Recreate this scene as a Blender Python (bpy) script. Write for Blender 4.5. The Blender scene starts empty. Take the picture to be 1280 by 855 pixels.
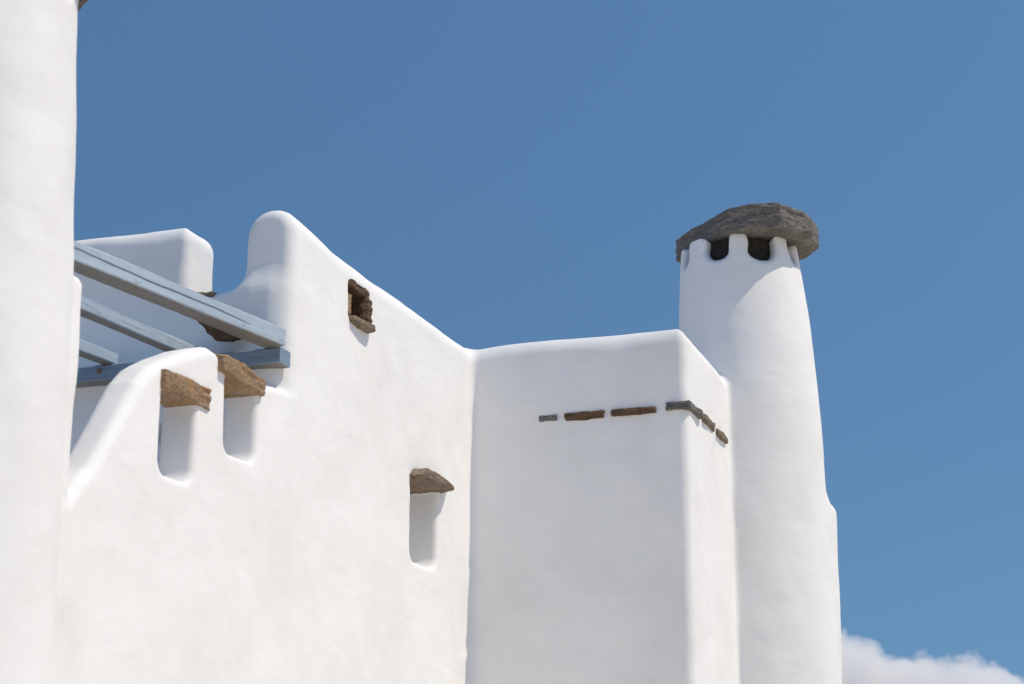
import bpy, math, random
import numpy as np

# ------------------------------------------------------------------ camera, sky, sun
scene = bpy.context.scene
col = scene.collection

cam_data = bpy.data.cameras.new('camera')
cam_data.sensor_width = 36.0
cam_data.lens = 58.4
cam_data.clip_start = 0.1
cam_data.clip_end = 60000.0
cam_data.dof.use_dof = True
cam_data.dof.focus_distance = 11.0
cam_data.dof.aperture_fstop = 2.8
cam = bpy.data.objects.new('camera', cam_data)
col.objects.link(cam)
cam.location = (0.0, 0.0, 1.6)
cam.rotation_euler = (math.radians(90 + 15.93), 0.0, math.radians(19.4))
scene.camera = cam

SUN_EL = math.radians(58.0)
SUN_DIR = np.array([0.999 * math.cos(SUN_EL), 0.045 * math.cos(SUN_EL), math.sin(SUN_EL)])
SUN_DIR /= np.linalg.norm(SUN_DIR)

world = bpy.data.worlds.new('World')
scene.world = world
world.use_nodes = True
wn = world.node_tree
wn.nodes.clear()
sky = wn.nodes.new('ShaderNodeTexSky')
sky.sky_type = 'NISHITA'
sky.sun_disc = False
sky.sun_elevation = SUN_EL
sky.sun_rotation = math.atan2(SUN_DIR[0], SUN_DIR[1])
sky.altitude = 1000.0
sky.air_density = 2.0
sky.dust_density = 0.6
sky.ozone_density = 10.0
sky_tc = wn.nodes.new('ShaderNodeTexCoord')
sky_map = wn.nodes.new('ShaderNodeMapping')          # clear dry air: the whole dome keeps its blue down to the horizon
sky_map.inputs['Location'].default_value = (0, 0, 0.3)
wn.links.new(sky_tc.outputs['Generated'], sky_map.inputs[0])
wn.links.new(sky_map.outputs[0], sky.inputs[0])
bg = wn.nodes.new('ShaderNodeBackground')
bg.inputs['Strength'].default_value = 0.098
wo = wn.nodes.new('ShaderNodeOutputWorld')
sky_tint = wn.nodes.new('ShaderNodeMix')               # camera rendering of the blue, same over the whole dome
sky_tint.data_type = 'RGBA'
sky_tint.blend_type = 'MULTIPLY'
sky_tint.inputs['Factor'].default_value = 1.0
sky_tint.inputs['B'].default_value = (0.955, 1.05, 1.005, 1)
wn.links.new(sky.outputs[0], sky_tint.inputs['A'])
wn.links.new(sky_tint.outputs['Result'], bg.inputs[0])
wn.links.new(bg.outputs[0], wo.inputs[0])

sun_data = bpy.data.lights.new('sun', 'SUN')
sun_data.energy = 3.3
sun_data.angle = math.radians(0.5)
sun_data.color = (1.0, 0.885, 0.73)
sun = bpy.data.objects.new('sun', sun_data)
col.objects.link(sun)
from mathutils import Vector
sun.rotation_euler = Vector(SUN_DIR).to_track_quat('Z', 'Y').to_euler()
sun.location = (20, 5, 30)

scene.render.engine = 'CYCLES'
scene.view_settings.view_transform = 'Standard'
scene.view_settings.look = 'None'
scene.view_settings.exposure = 0.0
scene.view_settings.gamma = 1.0
scene.view_settings.use_curve_mapping = False
scene.cycles.max_bounces = 12
scene.cycles.diffuse_bounces = 8
scene.cycles.volume_bounces = 10
scene.cycles.use_denoising = True

# ------------------------------------------------------------------ materials
def nodes_of(name):
    m = bpy.data.materials.new(name)
    m.use_nodes = True
    nt = m.node_tree
    b = nt.nodes['Principled BSDF']
    return m, nt, b

def add(nt, kind, **kw):
    n = nt.nodes.new(kind)
    for k, v in kw.items():
        if k in n.inputs.keys() if hasattr(n.inputs, 'keys') else False:
            n.inputs[k].default_value = v
        else:
            setattr(n, k, v)
    return n

def ramp(nt, src, stops):
    r = nt.nodes.new('ShaderNodeValToRGB')
    els = r.color_ramp.elements
    while len(els) < len(stops):
        els.new(0.5)
    for e, (p, c) in zip(els, stops):
        e.position = p
        e.color = (c[0], c[1], c[2], 1.0)
    nt.links.new(src, r.inputs[0])
    return r

def plaster_material():
    m, nt, b = nodes_of('whitewashed_plaster')
    tc = nt.nodes.new('ShaderNodeTexCoord')
    L = nt.links.new
    # broad patches of older and newer limewash
    n1 = add(nt, 'ShaderNodeTexNoise', Scale=1.7, Detail=5.0, Roughness=0.55)
    L(tc.outputs['Object'], n1.inputs['Vector'])
    r1 = ramp(nt, n1.outputs['Fac'], [(0.32, (0.795, 0.789, 0.779)), (0.50, (0.835, 0.831, 0.824)), (0.66, (0.855, 0.853, 0.848))])
    L(r1.outputs[0], b.inputs['Base Color'])
    b.inputs['Roughness'].default_value = 0.85
    b.inputs['Specular IOR Level'].default_value = 0.2
    # trowel sweeps, brush marks, fine grain
    mp2 = nt.nodes.new('ShaderNodeMapping')
    mp2.inputs['Scale'].default_value = (1.0, 1.0, 1.7)
    mp2.inputs['Rotation'].default_value = (0.55, 0.45, 0.2)
    L(tc.outputs['Object'], mp2.inputs['Vector'])
    n0 = add(nt, 'ShaderNodeTexNoise', Scale=2.2, Detail=2.0, Roughness=0.45, Distortion=0.5)
    L(mp2.outputs[0], n0.inputs['Vector'])
    n3 = add(nt, 'ShaderNodeTexNoise', Scale=9.0, Detail=5.0, Roughness=0.55, Distortion=0.5)
    L(mp2.outputs[0], n3.inputs['Vector'])
    n4 = add(nt, 'ShaderNodeTexNoise', Scale=110.0, Detail=3.0, Roughness=0.6)
    L(tc.outputs['Object'], n4.inputs['Vector'])
    bp0 = add(nt, 'ShaderNodeBump', Strength=0.30, Distance=0.03)
    L(n0.outputs['Fac'], bp0.inputs['Height'])
    bp = add(nt, 'ShaderNodeBump', Strength=0.28, Distance=0.010)
    L(n3.outputs['Fac'], bp.inputs['Height'])
    L(bp0.outputs[0], bp.inputs['Normal'])
    bp2 = add(nt, 'ShaderNodeBump', Strength=0.25, Distance=0.0015)
    L(n4.outputs['Fac'], bp2.inputs['Height'])
    L(bp.outputs[0], bp2.inputs['Normal'])
    L(bp2.outputs[0], b.inputs['Normal'])
    return m

def stone_material(name, dark, mid, light, rust, rust_amount=0.5):
    m, nt, b = nodes_of(name)
    L = nt.links.new
    tc = nt.nodes.new('ShaderNodeTexCoord')
    mp = nt.nodes.new('ShaderNodeMapping')
    mp.inputs['Scale'].default_value = (6.0, 6.0, 24.0)
    mp.inputs['Rotation'].default_value = (0.10, -0.08, 0)
    L(tc.outputs['Object'], mp.inputs['Vector'])
    n1 = add(nt, 'ShaderNodeTexNoise', Scale=1.1, Detail=8.0, Roughness=0.72, Distortion=0.25)
    L(mp.outputs[0], n1.inputs['Vector'])
    r1 = ramp(nt, n1.outputs['Fac'], [(0.28, dark), (0.48, mid), (0.72, light)])
    n2 = add(nt, 'ShaderNodeTexNoise', Scale=8.0, Detail=8.0, Roughness=0.75)
    L(tc.outputs['Object'], n2.inputs['Vector'])
    r2 = ramp(nt, n2.outputs['Fac'], [(0.62 - 0.25 * rust_amount, (0, 0, 0)), (0.80 - 0.25 * rust_amount, (1, 1, 1))])
    mx = nt.nodes.new('ShaderNodeMix')
    mx.data_type = 'RGBA'
    L(r2.outputs[0], mx.inputs['Factor'])
    L(r1.outputs[0], mx.inputs['A'])
    mx.inputs['B'].default_value = (*rust, 1)
    n3 = add(nt, 'ShaderNodeTexNoise', Scale=70.0, Detail=5.0, Roughness=0.75)
    L(tc.outputs['Object'], n3.inputs['Vector'])
    r3 = ramp(nt, n3.outputs['Fac'], [(0.33, (0.45, 0.44, 0.43)), (0.52, (1, 1, 1)), (0.72, (1.35, 1.3, 1.25))])
    mx2 = nt.nodes.new('ShaderNodeMix')
    mx2.data_type = 'RGBA'
    mx2.blend_type = 'MULTIPLY'
    mx2.inputs['Factor'].default_value = 1.0
    L(mx.outputs['Result'], mx2.inputs['A'])
    L(r3.outputs[0], mx2.inputs['B'])
    # pale lichen spots
    n5 = add(nt, 'ShaderNodeTexNoise', Scale=22.0, Detail=6.0, Roughness=0.7)
    L(tc.outputs['Object'], n5.inputs['Vector'])
    r5 = ramp(nt, n5.outputs['Fac'], [(0.60, (0, 0, 0)), (0.68, (0.55, 0.55, 0.55))])
    mx3 = nt.nodes.new('ShaderNodeMix')
    mx3.data_type = 'RGBA'
    L(r5.outputs[0], mx3.inputs['Factor'])
    L(mx2.outputs['Result'], mx3.inputs['A'])
    mx3.inputs['B'].default_value = (0.30, 0.28, 0.25, 1)
    L(mx3.outputs['Result'], b.inputs['Base Color'])
    b.inputs['Roughness'].default_value = 0.9
    b.inputs['Specular IOR Level'].default_value = 0.25
    bp = add(nt, 'ShaderNodeBump', Strength=0.8, Distance=0.012)
    L(n1.outputs['Fac'], bp.inputs['Height'])
    bp2 = add(nt, 'ShaderNodeBump', Strength=0.7, Distance=0.006)
    L(n3.outputs['Fac'], bp2.inputs['Height'])
    L(bp.outputs[0], bp2.inputs['Normal'])
    L(bp2.outputs[0], b.inputs['Normal'])
    return m

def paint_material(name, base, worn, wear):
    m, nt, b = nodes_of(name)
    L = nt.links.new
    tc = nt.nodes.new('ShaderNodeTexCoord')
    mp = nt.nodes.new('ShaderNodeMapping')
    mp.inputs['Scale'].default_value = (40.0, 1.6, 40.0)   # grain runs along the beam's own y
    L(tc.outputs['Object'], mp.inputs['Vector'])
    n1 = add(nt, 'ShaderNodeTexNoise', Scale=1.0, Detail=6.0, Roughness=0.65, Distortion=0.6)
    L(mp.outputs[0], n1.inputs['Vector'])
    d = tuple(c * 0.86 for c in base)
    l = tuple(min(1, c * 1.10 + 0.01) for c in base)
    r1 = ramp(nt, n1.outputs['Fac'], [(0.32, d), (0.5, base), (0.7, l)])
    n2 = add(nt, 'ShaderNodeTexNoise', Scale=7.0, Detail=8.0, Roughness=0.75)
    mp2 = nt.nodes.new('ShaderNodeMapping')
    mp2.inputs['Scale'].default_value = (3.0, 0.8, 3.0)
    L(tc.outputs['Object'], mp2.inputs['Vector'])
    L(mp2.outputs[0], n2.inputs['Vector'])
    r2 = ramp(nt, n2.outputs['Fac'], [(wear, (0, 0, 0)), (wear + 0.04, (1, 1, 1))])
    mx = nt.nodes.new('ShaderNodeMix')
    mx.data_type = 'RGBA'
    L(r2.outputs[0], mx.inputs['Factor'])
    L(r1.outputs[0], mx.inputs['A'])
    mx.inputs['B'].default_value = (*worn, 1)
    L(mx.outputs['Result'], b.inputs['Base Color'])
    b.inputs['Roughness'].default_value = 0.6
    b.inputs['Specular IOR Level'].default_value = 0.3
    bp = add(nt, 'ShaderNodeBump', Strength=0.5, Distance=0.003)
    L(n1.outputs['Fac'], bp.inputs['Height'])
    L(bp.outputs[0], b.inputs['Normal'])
    return m

def plain_noise_material(name, a, c, scale, rough=0.9):
    m, nt, b = nodes_of(name)
    tc = nt.nodes.new('ShaderNodeTexCoord')
    n = add(nt, 'ShaderNodeTexNoise', Scale=scale, Detail=8.0, Roughness=0.65)
    nt.links.new(tc.outputs['Object'], n.inputs['Vector'])
    r = ramp(nt, n.outputs['Fac'], [(0.35, a), (0.65, c)])
    nt.links.new(r.outputs[0], b.inputs['Base Color'])
    bp = add(nt, 'ShaderNodeBump', Strength=0.4, Distance=0.02)
    nt.links.new(n.outputs['Fac'], bp.inputs['Height'])
    nt.links.new(bp.outputs[0], b.inputs['Normal'])
    b.inputs['Roughness'].default_value = rough
    return m

PLASTER = plaster_material()
SCHIST_GREY = stone_material('grey_schist', (0.075, 0.072, 0.068), (0.155, 0.146, 0.135), (0.28, 0.262, 0.24), (0.21, 0.17, 0.125), 0.22)
SCHIST_BROWN = stone_material('brown_schist', (0.11, 0.085, 0.065), (0.21, 0.165, 0.125), (0.32, 0.265, 0.21), (0.25, 0.165, 0.10), 0.5)
SCHIST_DARK = stone_material('dark_brown_schist', (0.05, 0.033, 0.022), (0.11, 0.07, 0.045), (0.17, 0.12, 0.085), (0.16, 0.085, 0.04), 0.5)
SCHIST_OCHRE = stone_material('ochre_schist', (0.14, 0.105, 0.075), (0.30, 0.205, 0.125), (0.39, 0.31, 0.23), (0.37, 0.215, 0.10), 0.62)
SOOT_AND_SHADE = plain_noise_material('soot_and_shade_dark', (0.012, 0.010, 0.008), (0.035, 0.028, 0.022), 18.0)  # near-black: soot in the flues, shade painted into the recess backings
BLUE_PAINT = paint_material('worn_blue_grey_paint', (0.37, 0.455, 0.54), (0.24, 0.26, 0.28), 0.62)
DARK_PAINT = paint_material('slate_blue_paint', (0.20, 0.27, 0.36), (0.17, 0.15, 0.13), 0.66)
END_GRAIN = plain_noise_material('bare_end_grain', (0.10, 0.07, 0.045), (0.24, 0.18, 0.13), 45.0)
UNDERSIDE_GREY = paint_material('underside_grey_brown', (0.20, 0.19, 0.175), (0.12, 0.10, 0.08), 0.62)
GROUND = plain_noise_material('pale_dry_ground', (0.67, 0.58, 0.46), (0.77, 0.68, 0.55), 0.35)

# ------------------------------------------------------------------ scene helpers
def empty(name, loc=(0, 0, 0)):
    o = bpy.data.objects.new(name, None)
    o.empty_display_size = 0.2
    o.location = loc
    col.objects.link(o)
    return o

def tag(o, label=None, cat=None, group=None, kind=None):
    if label: o['label'] = label
    if cat: o['category'] = cat
    if group: o['group'] = group
    if kind: o['kind'] = kind
    return o

def mesh_object(name, verts, faces, mat, parent=None, normals=None, smooth=True, origin=None):
    me = bpy.data.meshes.new(name)
    verts = np.asarray(verts, dtype=np.float32)
    if origin is not None:
        verts = verts - np.asarray(origin, dtype=np.float32)
    me.from_pydata(verts.tolist(), [], [list(map(int, f)) for f in faces])
    me.update()
    if smooth:
        me.polygons.foreach_set('use_smooth', np.ones(len(me.polygons), dtype=bool))
        if normals is not None:
            me.normals_split_custom_set_from_vertices(np.asarray(normals, dtype=np.float64).tolist())
    me.materials.append(mat)
    o = bpy.data.objects.new(name, me)
    col.objects.link(o)
    if origin is not None:
        o.location = [float(v) for v in origin]
    if parent is not None:
        o.parent = parent
        if origin is not None:
            off = Vector(parent.location)
            q = parent.parent
            while q is not None:
                off += Vector(q.location)
                q = q.parent
            o.location = Vector([float(v) for v in origin]) - off
    return o

# ------------------------------------------------------------------ numeric noise and distance fields
def hash3(i, j, k, seed):
    h = (i.astype(np.uint32) * np.uint32(374761393) + j.astype(np.uint32) * np.uint32(668265263)
         + k.astype(np.uint32) * np.uint32(2147483647 - 1274126177) + np.uint32((seed * 974711 + 12345) & 0xffffffff))
    h = (h ^ (h >> np.uint32(13))) * np.uint32(1274126177)
    h = (h ^ (h >> np.uint32(15))) * np.uint32(2246822519)
    h = h ^ (h >> np.uint32(16))
    return (h & np.uint32(0xffffff)).astype(np.float32) / np.float32(0x7fffff) - np.float32(1.0)

def noise3(x, y, z, seed=0):
    fx, fy, fz = np.floor(x), np.floor(y), np.floor(z)
    i, j, k = fx.astype(np.int32), fy.astype(np.int32), fz.astype(np.int32)
    u, v, w = x - fx, y - fy, z - fz
    u = u * u * u * (u * (u * 6 - 15) + 10)
    v = v * v * v * (v * (v * 6 - 15) + 10)
    w = w * w * w * (w * (w * 6 - 15) + 10)
    r = 0
    for a in (0, 1):
        for b in (0, 1):
            for c in (0, 1):
                r = r + hash3(i + a, j + b, k + c, seed) * (u if a else 1 - u) * (v if b else 1 - v) * (w if c else 1 - w)
    return r

def smin(a, b, k):
    h = np.maximum(k - np.abs(a - b), 0) / k
    return np.minimum(a, b) - h * h * k * 0.25

def smax(a, b, k):
    return -smin(-a, -b, k)

def rect2(u, v, u0, u1, v0, v1, r):
    qu = np.abs(u - (u0 + u1) / 2) - (u1 - u0) / 2 + r
    qv = np.abs(v - (v0 + v1) / 2) - (v1 - v0) / 2 + r
    return np.hypot(np.maximum(qu, 0), np.maximum(qv, 0)) + np.minimum(np.maximum(qu, qv), 0) - r

def extrude(d2, w, R):
    """flat shape d2 (distance) cut by the slab distance w, the common edge rounded with radius R"""
    a, b = d2 + R, w + R
    return np.minimum(np.maximum(a, b), 0) + np.hypot(np.maximum(a, 0), np.maximum(b, 0)) - R

def polygon2(u, v, pts):
    d = np.full(u.shape, 1e9, dtype=np.float32)
    s = np.ones(u.shape, dtype=np.float32)
    n = len(pts)
    for i in range(n):
        (ax, ay), (bx, by) = pts[i], pts[i - 1]
        ex, ey = bx - ax, by - ay
        wx, wy = u - ax, v - ay
        t = np.clip((wx * ex + wy * ey) / (ex * ex + ey * ey), 0, 1)
        d = np.minimum(d, (wx - ex * t) ** 2 + (wy - ey * t) ** 2)
        c1, c2, c3 = v >= ay, v < by, ex * wy > ey * wx
        flip = (c1 & c2 & c3) | (~c1 & ~c2 & ~c3)
        s = np.where(flip, -s, s)
    return s * np.sqrt(d)

def surface_net(f, lo, hi, h, block=16, project=2):
    """polygonise f(x, y, z) = 0; only blocks near the surface are sampled finely"""
    lo = np.asarray(lo, dtype=np.float64)
    n = np.ceil((np.asarray(hi) - lo) / h / block).astype(int) * block + 1
    nb = (n - 1) // block
    V = np.empty(n, dtype=np.float32)
    B = block * h
    cx, cy, cz = [(lo[a] + (np.arange(nb[a]) + 0.5) * B).astype(np.float32) for a in range(3)]
    g = np.stack(np.meshgrid(cx, cy, cz, indexing='ij'), -1).reshape(-1, 3)
    dc = f(g[:, 0], g[:, 1], g[:, 2]).reshape(nb)
    V[:-1, :-1, :-1] = np.repeat(np.repeat(np.repeat(dc, block, 0), block, 1), block, 2)
    V[-1] = V[-2]; V[:, -1] = V[:, -2]; V[:, :, -1] = V[:, :, -2]
    act = np.argwhere(np.abs(dc) < B * 0.87 * 1.1 + 0.03)
    loc = np.arange(block + 1)
    ox, oy, oz = np.meshgrid(loc, loc, loc, indexing='ij')
    for s in range(0, len(act), 200):
        a = act[s:s + 200] * block
        ix = a[:, 0, None] + ox.ravel()[None]
        iy = a[:, 1, None] + oy.ravel()[None]
        iz = a[:, 2, None] + oz.ravel()[None]
        V[ix, iy, iz] = f((lo[0] + ix * h).astype(np.float32), (lo[1] + iy * h).astype(np.float32), (lo[2] + iz * h).astype(np.float32))
    I = V < 0
    cnt = np.zeros(n - 1, dtype=np.int8)
    for a in (0, 1):
        for b in (0, 1):
            for c in (0, 1):
                cnt += I[a:n[0] - 1 + a, b:n[1] - 1 + b, c:n[2] - 1 + c]
    cells = np.argwhere((cnt > 0) & (cnt < 8))
    idx = np.full(n - 1, -1, dtype=np.int32)
    idx[cells[:, 0], cells[:, 1], cells[:, 2]] = np.arange(len(cells))
    corners = [(a, b, c) for a in (0, 1) for b in (0, 1) for c in (0, 1)]
    cv = {q: V[cells[:, 0] + q[0], cells[:, 1] + q[1], cells[:, 2] + q[2]] for q in corners}
    acc = np.zeros((len(cells), 3)); num = np.zeros(len(cells))
    for q in corners:
        for ax in range(3):
            if q[ax] == 0:
                q2 = tuple(1 if k == ax else q[k] for k in range(3))
                a, b = cv[q], cv[q2]
                m = (a < 0) != (b < 0)
                t = np.where(m, a / np.where(m, a - b, 1), 0)
                p = np.zeros((len(cells), 3)); p[:] = q
                p[:, ax] += t
                acc += p * m[:, None]; num += m
    P = (lo + (cells + acc / num[:, None]) * h)
    quads = []
    for ax in range(3):
        sl0 = [slice(1, -1)] * 3; sl1 = [slice(1, -1)] * 3
        sl0[ax] = slice(0, -1); sl1[ax] = slice(1, None)
        A, Bv = I[tuple(sl0)], I[tuple(sl1)]
        e = np.argwhere(A != Bv)
        ins = A[e[:, 0], e[:, 1], e[:, 2]]
        base = e + 1
        base[:, ax] -= 1
        u, w = (ax + 1) % 3, (ax + 2) % 3
        def cell(du, dw):
            c = base.copy(); c[:, u] -= du; c[:, w] -= dw
            return idx[c[:, 0], c[:, 1], c[:, 2]]
        q = np.stack([cell(1, 1), cell(0, 1), cell(0, 0), cell(1, 0)], 1)
        q[~ins] = q[~ins][:, ::-1]
        quads.append(q)
    Q = np.concatenate(quads)
    Q = Q[(Q >= 0).all(1)]

    def grad(P, e):
        P = P.astype(np.float32)
        x, y, z = P[:, 0], P[:, 1], P[:, 2]
        return np.stack([f(x + e, y, z) - f(x - e, y, z), f(x, y + e, z) - f(x, y - e, z), f(x, y, z + e) - f(x, y, z - e)], 1) / (2 * e)
    for _ in range(project):
        G = grad(P, np.float32(h * 0.4))
        L2 = np.maximum((G * G).sum(1), 0.25)
        v = f(P[:, 0].astype(np.float32), P[:, 1].astype(np.float32), P[:, 2].astype(np.float32))
        step = np.clip(v / L2, -0.6 * h, 0.6 * h)
        P = P - G * step[:, None]
    G = grad(P, np.float32(max(h * 0.5, 0.004)))
    N = G / np.maximum(np.linalg.norm(G, axis=1), 1e-6)[:, None]
    return P, Q, N

# ------------------------------------------------------------------ the whitewashed house as one rounded solid
XA, YE, YB, XC = -4.19, 8.12, 11.0, -2.58

def wall(x, y, z, x0, x1, y0, y1, top, rp, R):
    if R >= 0.1:                                     # hand-shaped copings: the rounding is never quite even
        R = R * (0.88 + 0.26 * noise3(x * 1.6, y * 1.6 + 4.2, z * 0.0 + top, 31))
    return extrude(rect2(x, y, x0, x1, y0, y1, rp), z - top, R)

def right_axis(z):
    cx = np.interp(z, [2.0, 4.2, 5.2, 6.2], [-2.50, -2.515, -2.535, -2.565]).astype(np.float32)
    r = np.interp(z, [1.0, 4.1, 4.75, 5.2, 5.55, 5.85, 6.2], [0.60, 0.566, 0.562, 0.548, 0.525, 0.497, 0.470]).astype(np.float32)
    return cx, np.float32(12.95), r

def left_axis(z):
    r = np.interp(z, [1.5, 3.9, 4.3, 4.7, 5.1, 5.4], [0.53, 0.485, 0.465, 0.445, 0.42, 0.41]).astype(np.float32)
    return np.float32(-4.5), np.float32(5.6), r

def chimney_field(x, y, z, axis, top, z0, phase, wall_t):
    cx, cy, r = axis(z)
    dx, dy = x - cx, y - cy
    rho = np.hypot(dx, dy)
    d = extrude(rho - r, z - top, 0.02)
    m = (np.abs(d) < 0.35) & (z > z0 - 0.3)
    if m.any():
        dxm, dym, zm, rm, rh = dx[m], dy[m], z[m], r[m], rho[m]
        ang = np.arctan2(dxm, -dym) - np.float32(phase)     # 0 faces -y
        step = np.float32(2 * math.pi / 8)
        cellid = np.floor(ang / step)
        da = ang - (cellid + 0.5) * step                    # gaps midway between posts
        k = (cellid.astype(np.int32) % 8)
        hw = np.array([0.102, 0.058, 0.092, 0.105, 0.085, 0.098, 0.062, 0.092], dtype=np.float32)[k]
        sh = np.array([0.006, -0.02, 0.010, -0.012, 0.008, 0.0, 0.014, -0.004], dtype=np.float32)[k]
        dz = np.array([-0.006, 0.035, 0.0, 0.02, -0.01, 0.01, 0.03, 0.012], dtype=np.float32)[k]
        t = rh * np.sin(da) - sh + 0.005 * np.sin(zm * 31 + cellid * 2.0)
        gap = rect2(t / hw * np.float32(0.095), zm - dz, -0.095, 0.095, z0, top + 0.6, 0.088)
        gap = np.where(np.cos(da) > 0.6, gap, 1.0)
        gap = np.maximum(gap, (rm - wall_t) - rh)           # openings reach only to the flue
        d[m] = smax(d[m], -gap, 0.055)
    return d

PAR = [(5.5, 1.0), (5.5, 2.9), (6.09, 2.93), (6.17, 3.03), (6.26, 3.11), (6.45, 3.38), (6.59, 3.58), (6.69, 3.675),
       (6.85, 3.765), (7.05, 3.86), (7.24, 3.93), (7.36, 3.92), (7.44, 3.88), (7.80, 3.875), (8.00, 3.90), (8.25, 3.91), (8.25, 1.0)]

PARTS = ['wall', 'front_wall', 'parapet', 'chimney', 'near_chimney', 'back_wall', 'side_wall']

def house_parts(x, y, z):
    # long wall that runs away from the camera
    z = z + 0.014 * noise3(x * 0.9 + 1.7, y * 0.9, z * 0.0 + 0.5, 8) + 0.006 * noise3(x * 2.8, y * 2.8 + 3.3, z * 0.0 + 2.5, 9)
    mass = wall(x, y, z, -7.2, XA - 0.0, YE + 0.25, 11.5, 4.4, 0.05, 0.03)
    za = z - np.interp(y, [8.1, 8.3, 8.7, 9.4], [0.058, 0.05, 0.02, 0.0]).astype(np.float32)
    a = extrude(rect2(x, za, -4.515, XA, -1.0, 4.955, 0.155), np.abs(y - 9.72) - 1.60, 0.075)
    a = np.minimum(a, mass)
    niche = extrude(rect2(y, z, 9.92, 10.37, 3.20, 3.775, 0.08), -4.50 - x, 0.02)
    a = smax(a, -niche, 0.045)
    hole = extrude(rect2(y, z, 8.885, 9.185, 4.555, 4.80, 0.03), -4.44 - x, 0.01)
    a = smax(a, -hole, 0.015)
    # wall across its far end, with a side facing the chimney
    b = wall(x, y, z, -4.5, XC, YB, YB + 0.34, 4.935, 0.065, 0.15)
    c = wall(x, y, z, XC - 0.32, XC, YB, 12.9, 4.93, 0.065, 0.15)
    b = np.minimum(b, c)
    b = np.minimum(b, wall(x, y, z, -4.5, XC, YB, 13.3, 4.4, 0.065, 0.05))
    # slotted parapet of the terrace
    p = extrude(polygon2(y, z, PAR), np.abs(x - (XA - 0.105)) - 0.105, 0.06)
    s1 = np.maximum(rect2(y, z, 6.81, 7.125, 3.185, 3.645, 0.075), np.abs(x - XA) - 1.0)
    s2 = np.maximum(rect2(y, z, 7.42, 7.765, 3.41, 3.86, 0.075), np.abs(x - XA) - 1.0)
    p = smax(p, -s1, 0.04)
    p = smax(p, -s2, 0.04)
    p = np.minimum(p, wall(x, y, z, -7.2, XA, 4.4, YE + 0.1, 2.72, 0.05, 0.03))
    # round chimneys
    ch = chimney_field(x, y, z, right_axis, 6.11, 5.89, math.radians(11.5), 0.115)
    sh = extrude(rect2(x + 0.02 * np.clip(4.0 - z, 0, 2), y, -2.75, -1.945, 12.78, 13.7, 0.28), z - 4.06, 0.12)
    ch = smin(ch, sh, 0.06)
    nc = chimney_field(x, y, z, left_axis, 5.26, 5.09, math.radians(34), 0.11)
    # terrace back wall with a gap between its two tall ends
    e = wall(x, y, z, -7.2, -4.3, YE, YE + 0.32, 4.535, 0.04, 0.05)
    e = np.minimum(e, wall(x, y, z, -7.2, -4.885, YE, YE + 0.34, 5.00, 0.06, 0.13))
    e = smax(e, -extrude(rect2(x, z, -5.30, -4.66, 3.64, 3.78, 0.02), y - (YE + 0.22), 0.01), 0.02)
    # pier beside the near chimney and the wall that runs back from it
    q = wall(x, y, z, -4.52, XA, 5.2, 6.115, 3.955, 0.045, 0.06)
    q = np.minimum(q, wall(x, y, z, -7.2, -4.4, 5.45, 5.78, 3.94, 0.05, 0.10))
    return a, b, p, ch, nc, e, q

def waviness(x, y, z):
    w = 0.0085 * noise3(x * 1.35 + 3.1, y * 1.35, z * 1.1 + 7.7, 1)
    w = w + 0.0055 * noise3(x * 3.7, y * 3.7 + 5.5, z * 3.1, 2)
    w = w + 0.0016 * noise3(x * 9.5, y * 9.5, z * 8.0, 3)
    return w

def house_field(x, y, z):
    a, b, p, ch, nc, e, q = house_parts(x, y, z)
    d = smin(a, e, 0.16)
    d = smin(d, b, 0.07)
    d = smin(d, p, 0.03)
    d = smin(d, q, 0.03)
    d = smin(d, ch, 0.05)
    d = smin(d, nc, 0.06)
    return d + waviness(x, y, z)

def clip_z(f, z0, z1):
    return lambda x, y, z: np.maximum(f(x, y, z), np.maximum(z0 - z, z - z1))

ZCUT = 1.8
house = empty('whitewashed_house', (-4.5, 9.5, 0.0))
tag(house, 'whitewashed plaster house with rounded parapets, schist stones and round chimneys', 'house')

def split_mesh(P, Q, N):
    C = P[Q].mean(1).astype(np.float32)
    owner = np.argmin(np.stack(house_parts(C[:, 0], C[:, 1], C[:, 2]), 0), 0)
    out = []
    for k in range(7):
        q = Q[owner == k]
        if not len(q):
            out.append(None); continue
        used, inv = np.unique(q, return_inverse=True)
        out.append((P[used], inv.reshape(q.shape), N[used]))
    return out

pieces = {}
P, Q, N = surface_net(clip_z(house_field, ZCUT, 9), (-7.3, 4.2, ZCUT - 0.05), (-1.6, 13.9, 6.3), 0.02, block=12, project=1)
labels = {'wall': ('wall', None), 'front_wall': ('wall', None), 'parapet': ('parapet', 'low terrace parapet with two slots under stone lintels'),
          'chimney': ('chimney', 'tapering round chimney with a stone slab on short posts'),
          'near_chimney': ('chimney', 'out of focus round chimney rising past the terrace parapet'),
          'back_wall': ('wall', None), 'side_wall': ('wall', None)}
for key, piece in zip(PARTS, split_mesh(P, Q, N)):
    v, f, nn = piece
    o = mesh_object(labels[key][0], v, f, PLASTER, house, nn, origin=(-4.5, 9.5, 0.0))
    if labels[key][1]:
        o['label'] = labels[key][1]
    pieces[key] = o
P, Q, N = surface_net(clip_z(house_field, -0.3, ZCUT), (-7.4, 4.1, -0.5), (-1.5, 14.0, ZCUT + 0.1), 0.06, block=8, project=1)
mesh_object('wall_base', P, Q, PLASTER, house, N, origin=(-4.5, 9.5, 0.0))

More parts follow.
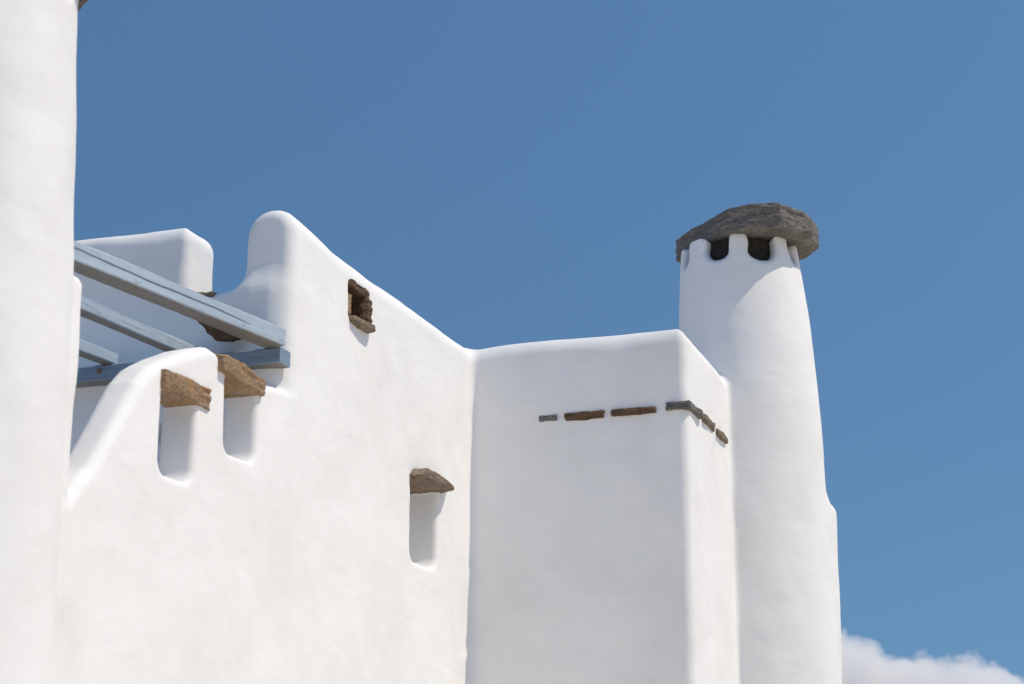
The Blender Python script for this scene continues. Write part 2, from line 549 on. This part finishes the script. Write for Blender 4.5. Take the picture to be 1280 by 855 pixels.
# ------------------------------------------------------------------ stones
def stone(name, poly, z0, z1, mat, parent, seed, h=0.008, rough=0.010, strata=0.010, edge=0.010, tilt=(0, 0), label=None, chip=0.006):
    """slab of layered schist: plan outline poly, bedding along z, broken uneven edges"""
    poly = [(float(a), float(b)) for a, b in poly]
    mx = sum(p[0] for p in poly) / len(poly); my = sum(p[1] for p in poly) / len(poly); mz = (z0 + z1) / 2
    size = max(max(p[0] for p in poly) - min(p[0] for p in poly), max(p[1] for p in poly) - min(p[1] for p in poly))
    k1 = 1.0 / max(0.08, size * 0.28)
    chips = []
    rc = random.Random(seed)
    for i in range(len(poly)):                       # knocked off arrises at the corners of the outline
        px, py = poly[i][0] - mx, poly[i][1] - my
        L_ = math.hypot(px, py)
        for sgn in (1, -1):
            if chip > 0 and rc.random() < 0.6:
                a_ = math.atan2(py, px) + rc.uniform(-0.5, 0.5)
                e_ = rc.uniform(0.5, 1.1)
                n_ = (math.cos(a_) * math.cos(e_), math.sin(a_) * math.cos(e_), sgn * math.sin(e_))
                h_ = n_[0] * px + n_[1] * py + n_[2] * sgn * (z1 - z0) / 2
                chips.append((*n_, h_ - chip * rc.uniform(0.2, 1.0)))
    def f(x, y, z):
        zt = z - tilt[0] * (x - mx) - tilt[1] * (y - my)
        d2 = polygon2(x, y, poly)
        d2 = d2 + strata * noise3(x * 5, y * 5, zt * 42, seed + 11) + 0.5 * strata * noise3(x * 16, y * 16, zt * 90, seed + 12)
        d2 = d2 + rough * 1.3 * noise3(x * k1, y * k1, zt * 6, seed + 13)
        sl = np.abs(zt - mz) - (z1 - z0) / 2 + rough * 0.8 * noise3(x * k1, y * k1, z * 0 + seed, seed + 14) + rough * 0.3 * noise3(x * 4 * k1, y * 4 * k1, z * 8, seed + 15)
        d = extrude(d2, sl, edge)
        for nx_, ny_, nz_, h_ in chips:
            d = np.maximum(d, nx_ * (x - mx) + ny_ * (y - my) + nz_ * (z - mz) - h_)
        return d + rough * 0.25 * noise3(x * 38, y * 38, z * 55, seed + 16)
    m = 0.05 + abs(tilt[0]) * size + abs(tilt[1]) * size
    lo = (min(p[0] for p in poly) - 0.04, min(p[1] for p in poly) - 0.04, z0 - m)
    hi = (max(p[0] for p in poly) + 0.04, max(p[1] for p in poly) + 0.04, z1 + m)
    P, Q, N = surface_net(f, lo, hi, h, project=1)
    o = mesh_object(name, P, Q, mat, parent, N, origin=(mx, my, mz))
    if label:
        o['label'] = label
    return o

def off(pts, cx, cy):
    return [(cx + a, cy + b) for a, b in pts]

# big slab on the far chimney, smaller one on the near chimney
stone('capstone', off([(-0.555, 0.06), (-0.40, -0.12), (-0.20, -0.34), (0.02, -0.535), (0.24, -0.56), (0.44, -0.545), (0.60, -0.21), (0.635, 0.10),
                       (0.50, 0.29), (0.22, 0.50), (-0.18, 0.52), (-0.48, 0.34)], -2.55, 12.95), 6.10, 6.30, SCHIST_GREY,
      pieces['chimney'], 21, h=0.010, rough=0.013, strata=0.009, edge=0.010, chip=0, label='thick grey schist slab lying on the chimney posts')
stone('capstone', off([(-0.46, 0.05), (-0.30, -0.36), (0.08, -0.47), (0.36, -0.28), (0.45, 0.0), (0.43, 0.24), (0.12, 0.47), (-0.30, 0.38)], -4.5, 5.6),
      5.225, 5.40, SCHIST_GREY, pieces['near_chimney'], 33, h=0.014, rough=0.014, strata=0.012, edge=0.02)

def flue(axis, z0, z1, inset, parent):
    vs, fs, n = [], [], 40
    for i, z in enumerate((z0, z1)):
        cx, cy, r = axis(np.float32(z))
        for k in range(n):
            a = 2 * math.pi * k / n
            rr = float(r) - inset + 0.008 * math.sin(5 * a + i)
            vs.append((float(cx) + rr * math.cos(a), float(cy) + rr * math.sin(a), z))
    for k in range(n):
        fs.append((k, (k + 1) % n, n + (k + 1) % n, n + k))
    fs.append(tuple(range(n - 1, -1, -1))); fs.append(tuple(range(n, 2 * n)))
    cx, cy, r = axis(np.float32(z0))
    mesh_object('flue', vs, fs, SOOT_AND_SHADE, parent, smooth=False, origin=(float(cx), float(cy), z0))  # solid sooty core, its dark colour also stands for shade behind the openings
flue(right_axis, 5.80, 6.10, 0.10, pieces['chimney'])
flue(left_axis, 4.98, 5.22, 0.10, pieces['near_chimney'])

# string of flat stones round the corner of the front wall
def along_b(x0, x1, out):       # flat stone lying in the front wall, showing its edge
    return [(x0, YB + 0.10), (x0 + 0.004, YB - out), (x1 - 0.006, YB - out - 0.004), (x1, YB + 0.10)]
def along_c(y0, y1, out):
    return [(XC - 0.10, y0), (XC + out, y0 + 0.01), (XC + out + 0.004, y1 - 0.01), (XC - 0.10, y1)]
F = pieces['front_wall']
stone('ledge_stone', along_b(-3.675, -3.525, 0.016), 4.312, 4.357, SCHIST_GREY, F, 41, h=0.007, rough=0.006, strata=0.005, edge=0.008)
stone('ledge_stone', along_b(-3.478, -3.180, 0.016), 4.302, 4.362, SCHIST_DARK, F, 42, h=0.007, rough=0.006, strata=0.005, edge=0.008, label='dark brown stone in the ledge course')
stone('ledge_stone', along_b(-3.130, -2.800, 0.018), 4.312, 4.356, SCHIST_DARK, F, 43, h=0.007, rough=0.006, strata=0.005, edge=0.008)
stone('ledge_stone', [(-2.735, YB + 0.10), (-2.73, YB - 0.030), (XC + 0.030, YB - 0.034), (XC + 0.042, YB + 0.36), (XC - 0.1, YB + 0.35), (XC - 0.1, YB + 0.10)],
      4.322, 4.374, SCHIST_GREY, F, 44, h=0.008, rough=0.007, strata=0.006, edge=0.009, chip=0, label='grey corner stone of the ledge course')
stone('ledge_stone', along_c(11.41, 11.80, 0.026), 4.330, 4.382, SCHIST_BROWN, F, 45, h=0.008, rough=0.009, strata=0.008, edge=0.010)
stone('ledge_stone', along_c(11.86, 12.24, 0.028), 4.322, 4.374, SCHIST_BROWN, F, 46, h=0.008, rough=0.007, strata=0.005, edge=0.010)

# lintels
A_, PP = pieces['wall'], pieces['parapet']
stone('lintel', [(-4.42, 9.86), (-4.150, 9.885), (-4.105, 9.97), (-4.085, 10.20), (-4.075, 10.40), (-4.11, 10.52), (-4.20, 10.55), (-4.42, 10.45)], 3.728, 3.795, SCHIST_BROWN, A_, 51,
      rough=0.010, strata=0.006, edge=0.006, tilt=(0.05, -0.04), chip=0.008, label='split brown stone over the small wall niche')
stone('lintel', [(-4.365, 6.765), (-4.165, 6.780), (-4.155, 7.02), (-4.168, 7.235), (-4.20, 7.285), (-4.365, 7.27)], 3.588, 3.690, SCHIST_OCHRE, PP, 52,
      rough=0.008, strata=0.005, edge=0.006, chip=0, label='ochre stone lintel over the nearer parapet slot')
stone('lintel', [(-4.40, 7.30), (-4.158, 7.325), (-4.148, 7.55), (-4.165, 7.80), (-4.22, 7.85), (-4.40, 7.83)], 3.798, 3.895, SCHIST_OCHRE, PP, 53,
      rough=0.008, strata=0.005, edge=0.006, tilt=(0, -0.06), chip=0.006, label='ochre stone lintel over the slot beside the tall wall')
# rough stones framing the small vent, and its projecting sill
stone('vent_stone', [(-4.40, 8.87), (-4.205, 8.875), (-4.20, 9.02), (-4.205, 9.20), (-4.40, 9.21)], 4.755, 4.815, SCHIST_DARK, A_, 61, rough=0.008, strata=0.006)
stone('vent_stone', [(-4.40, 9.12), (-4.215, 9.150), (-4.195, 9.165), (-4.195, 9.22), (-4.40, 9.22)], 4.56, 4.775, SCHIST_DARK, A_, 62, rough=0.007, strata=0.005)  # dark schist chosen to deepen the shade inside the vent
stone('vent_stone', [(-4.36, 8.87), (-4.20, 8.87), (-4.192, 8.915), (-4.22, 8.945), (-4.36, 8.955)], 4.57, 4.705, SCHIST_OCHRE, A_, 63, rough=0.010, strata=0.006)
stone('vent_stone', [(-4.46, 8.86), (-4.36, 8.86), (-4.35, 9.21), (-4.46, 9.21)], 4.55, 4.82, SOOT_AND_SHADE, A_, 64, h=0.012, rough=0.014, strata=0.012, label='backing coloured dark for the shade deep in the vent')  # near-black backing paints the vent's inner shade
stone('sill_stone', [(-4.40, 8.87), (-4.19, 8.89), (-4.150, 8.905), (-4.133, 9.02), (-4.128, 9.15), (-4.145, 9.19), (-4.20, 9.21), (-4.40, 9.20)], 4.518, 4.566, SCHIST_BROWN, A_, 65,
      rough=0.007, strata=0.006, edge=0.018, label='weathered stone jutting out below the vent')
# stones of the terrace back wall, plus a dark recess backing
EW = pieces['back_wall']
stone('step_stone', [(-4.53, 7.68), (-4.62, 8.04), (-4.62, 8.25), (-4.40, 8.25), (-4.42, 7.72)], 4.212, 4.252, SCHIST_DARK, EW, 71, rough=0.012, strata=0.010, label='dark stone slab projecting beneath the pergola beam')
stone('vent_stone', [(-5.33, YE + 0.20), (-4.63, YE + 0.20), (-4.63, YE + 0.27), (-5.33, YE + 0.27)], 3.60, 3.82, SOOT_AND_SHADE, EW, 73, h=0.014, label='backing coloured dark for the shade in a recess')  # near-black backing, shade of the recess put into its colour
stone('sill_stone', [(-4.93, 8.12), (-4.70, 8.105), (-4.66, 8.40), (-4.93, 8.43)], 4.505, 4.543, SCHIST_BROWN, EW, 72, rough=0.008, strata=0.006)

# ------------------------------------------------------------------ pergola beams
rng = random.Random(5)
def beam(name, p0, p1, width, z0, z1, mat, parent, seed, crack=0.0, bare_end=False):
    """sawn beam from p0 to p1 (right hand bottom edge, seen from p0), bevelled, a little bowed, with a shake on the right face"""
    a, b = np.array(p0, float), np.array(p1, float)
    L = np.linalg.norm(b - a); d = (b - a) / L; side = np.array([-d[1], d[0]])
    H, c = z1 - z0, 0.006
    n = 60
    vs, fs = [], []
    for i in range(n + 1):
        t = i / n
        g = 0.0
        if crack:
            g = crack * min(1, max(0, (0.86 - t) * 9)) * (0.75 + 0.25 * math.sin(9 * t + seed))
        zc = H * (0.62 - 0.20 * t) + 0.0022 * math.sin(11 * t + seed) + 0.0010 * math.sin(37 * t)
        ow = 0.0005 + 0.0050 * (g > 0)
        prof = [(0, c), (0, zc - ow), (g * 4, zc - ow * 0.2), (g * 4, zc + ow * 0.2), (0, zc + ow), (0, H - c), (c, H), (width - c, H), (width, H - c), (width, c), (width - c, 0), (c, 0)]
        for k, (u, w) in enumerate(prof):
            kk = 1 if k in (1, 2, 3, 4) else k
            u += 0.0022 * math.sin(7 * t * L + kk * 1.7 * (kk > 5) + seed) + 0.0012 * rng.uniform(-1, 1) * (k not in (1, 2, 3, 4))
            w += 0.0022 * math.sin(6 * t * L + k * 2.3 + seed * 2) + 0.0009 * rng.uniform(-1, 1)
            # local frame: x across to the right, y along, z up
            vs.append((-u, t * L, w))
    m = 12
    for i in range(n):
        for k in range(m):
            fs.append((i * m + k, i * m + (k + 1) % m, (i + 1) * m + (k + 1) % m, (i + 1) * m + k))
    fs = [f[::-1] for f in fs]
    fs.append(tuple(range(m))); fs.append(tuple(n * m + k for k in range(m - 1, -1, -1)))
    o = mesh_object(name, vs, fs, mat, parent, smooth=False)
    o.location = (a[0] - parent.location.x, a[1] - parent.location.y, z0 - parent.location.z)
    o.rotation_euler = (0, 0, math.atan2(-d[0], d[1]))
    o.data.materials.append(END_GRAIN)
    o.data.materials.append(UNDERSIDE_GREY)
    for i in range(n):                                   # underside faces take the darker grey-brown material
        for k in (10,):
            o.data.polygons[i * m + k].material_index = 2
    if bare_end:
        o.data.polygons[len(fs) - 1].material_index = 1
        o.data.polygons[len(fs) - 2].material_index = 1
    return o

pergola = empty('pergola', (-5.2, 6.8, 2.72))
tag(pergola, 'blue grey painted timber pergola over the terrace, beams on a wall plate', 'pergola')
ZB = 4.122
beam('beam', (-4.412 - 0.066, 6.312 - 0.42), (-4.156, 7.99), 0.13, ZB, ZB + 0.098, BLUE_PAINT, pergola, 1, crack=0.006, bare_end=False)
beam('beam', (-4.950, 5.42), (-4.757, 8.03), 0.085, ZB, ZB + 0.070, BLUE_PAINT, pergola, 2, crack=0.0)
beam('beam', (-5.50, 5.42), (-5.257, 8.03), 0.088, ZB, ZB + 0.066, BLUE_PAINT, pergola, 3, crack=0.0)
# wall plates: one on the back wall's face, one on the terrace's other wall
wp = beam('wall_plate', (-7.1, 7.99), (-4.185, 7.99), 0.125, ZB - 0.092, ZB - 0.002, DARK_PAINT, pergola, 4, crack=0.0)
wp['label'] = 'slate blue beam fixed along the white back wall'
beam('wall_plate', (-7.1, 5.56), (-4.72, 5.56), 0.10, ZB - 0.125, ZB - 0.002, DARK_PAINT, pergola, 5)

# rusty bolt head on the wall plate
bv, bf, nbv = [], [], 10
for yy, rr in ((0.012, 0.016), (-0.004, 0.016), (-0.009, 0.010)):
    for k in range(nbv):
        an = 2 * math.pi * k / nbv
        bv.append((rr * math.cos(an), yy, rr * math.sin(an)))
for i in range(2):
    for k in range(nbv):
        bf.append((i * nbv + k, i * nbv + (k + 1) % nbv, (i + 1) * nbv + (k + 1) % nbv, (i + 1) * nbv + k))
bf.append(tuple(range(2 * nbv, 3 * nbv)))
bolt = mesh_object('bolt', bv, bf, END_GRAIN, wp, smooth=False)
from mathutils import Matrix
bolt.matrix_parent_inverse = (Matrix.Translation(pergola.location) @ Matrix.Translation(wp.location) @ wp.rotation_euler.to_matrix().to_4x4()).inverted()
bolt.location = (-5.352, 7.988, 4.082)

# ------------------------------------------------------------------ ground and cloud
vs = [(-30000, -30000, 0), (30000, -30000, 0), (30000, 30000, 0), (-30000, 30000, 0)]
g = mesh_object('ground', vs, [(0, 1, 2, 3)], GROUND, smooth=False)
tag(g, kind='structure')

def cloud():
    m = bpy.data.materials.new('cloud_vapour')
    m.use_nodes = True
    nt = m.node_tree
    nt.nodes.clear()
    out = nt.nodes.new('ShaderNodeOutputMaterial')
    vol = nt.nodes.new('ShaderNodeVolumePrincipled')
    vol.inputs['Color'].default_value = (0.962, 0.960, 0.962, 1)
    vol.inputs['Density'].default_value = 0.035
    vol.inputs['Anisotropy'].default_value = 0.0
    nt.links.new(vol.outputs[0], out.inputs['Volume'])
    r = random.Random(11)
    # direction of the visible corner of sky, 1500 m out
    D = 1500.0
    base = np.array([0.035, 1.0]); base /= np.linalg.norm(base)
    side = np.array([base[1], -base[0]])
    puffs = []
    hs = [-520, -330, -273, -250, -212, -199, -181, -165, -150, -119, -40, 60, 200]
    hz = [196, 186, 164, 152, 132, 141, 129, 136, 135, 113, 98, 86, 70]
    for i in range(150):
        s = r.uniform(-480, 190)
        rad = r.uniform(6, 15)
        puffs.append((s, r.uniform(-45, 45), float(np.interp(s, hs, hz)) - rad - abs(r.gauss(0, 5)), rad))
    pv = np.array(puffs, dtype=np.float32)
    def f(x, y, z):
        d = np.full(x.shape, 1e6, dtype=np.float32)
        for s, t, hh, rad in pv:
            d = np.minimum(d, np.sqrt((x - s) ** 2 + (y - t) ** 2 + (z - hh) ** 2) - rad)
        ztop = np.interp(x, hs, hz).astype(np.float32) - 14
        core = extrude(rect2(x, y, -480, 190, -50, 50, 40), np.maximum(z - ztop, 25 - z), 8)
        d = smin(d, core, 8)
        d = d + 4.5 * noise3(x / 16, y / 16, z / 16, 3) + 3.2 * noise3(x / 7, y / 7, z / 7, 4) + 1.6 * noise3(x / 3.6, y / 3.6, z / 3.6, 7)
        return d
    P, Q, N = surface_net(f, (-510, -80, 10), (220, 80, 210), 2.6, block=8, project=1)
    o = mesh_object('cloud', P, Q, m)
    o.location = (base[0] * D, base[1] * D, 0)
    o.rotation_euler = (0, 0, math.atan2(side[1], side[0]))
    tag(o, 'soft white cumulus cloud low in the blue sky beside the far chimney', 'cloud')
cloud()
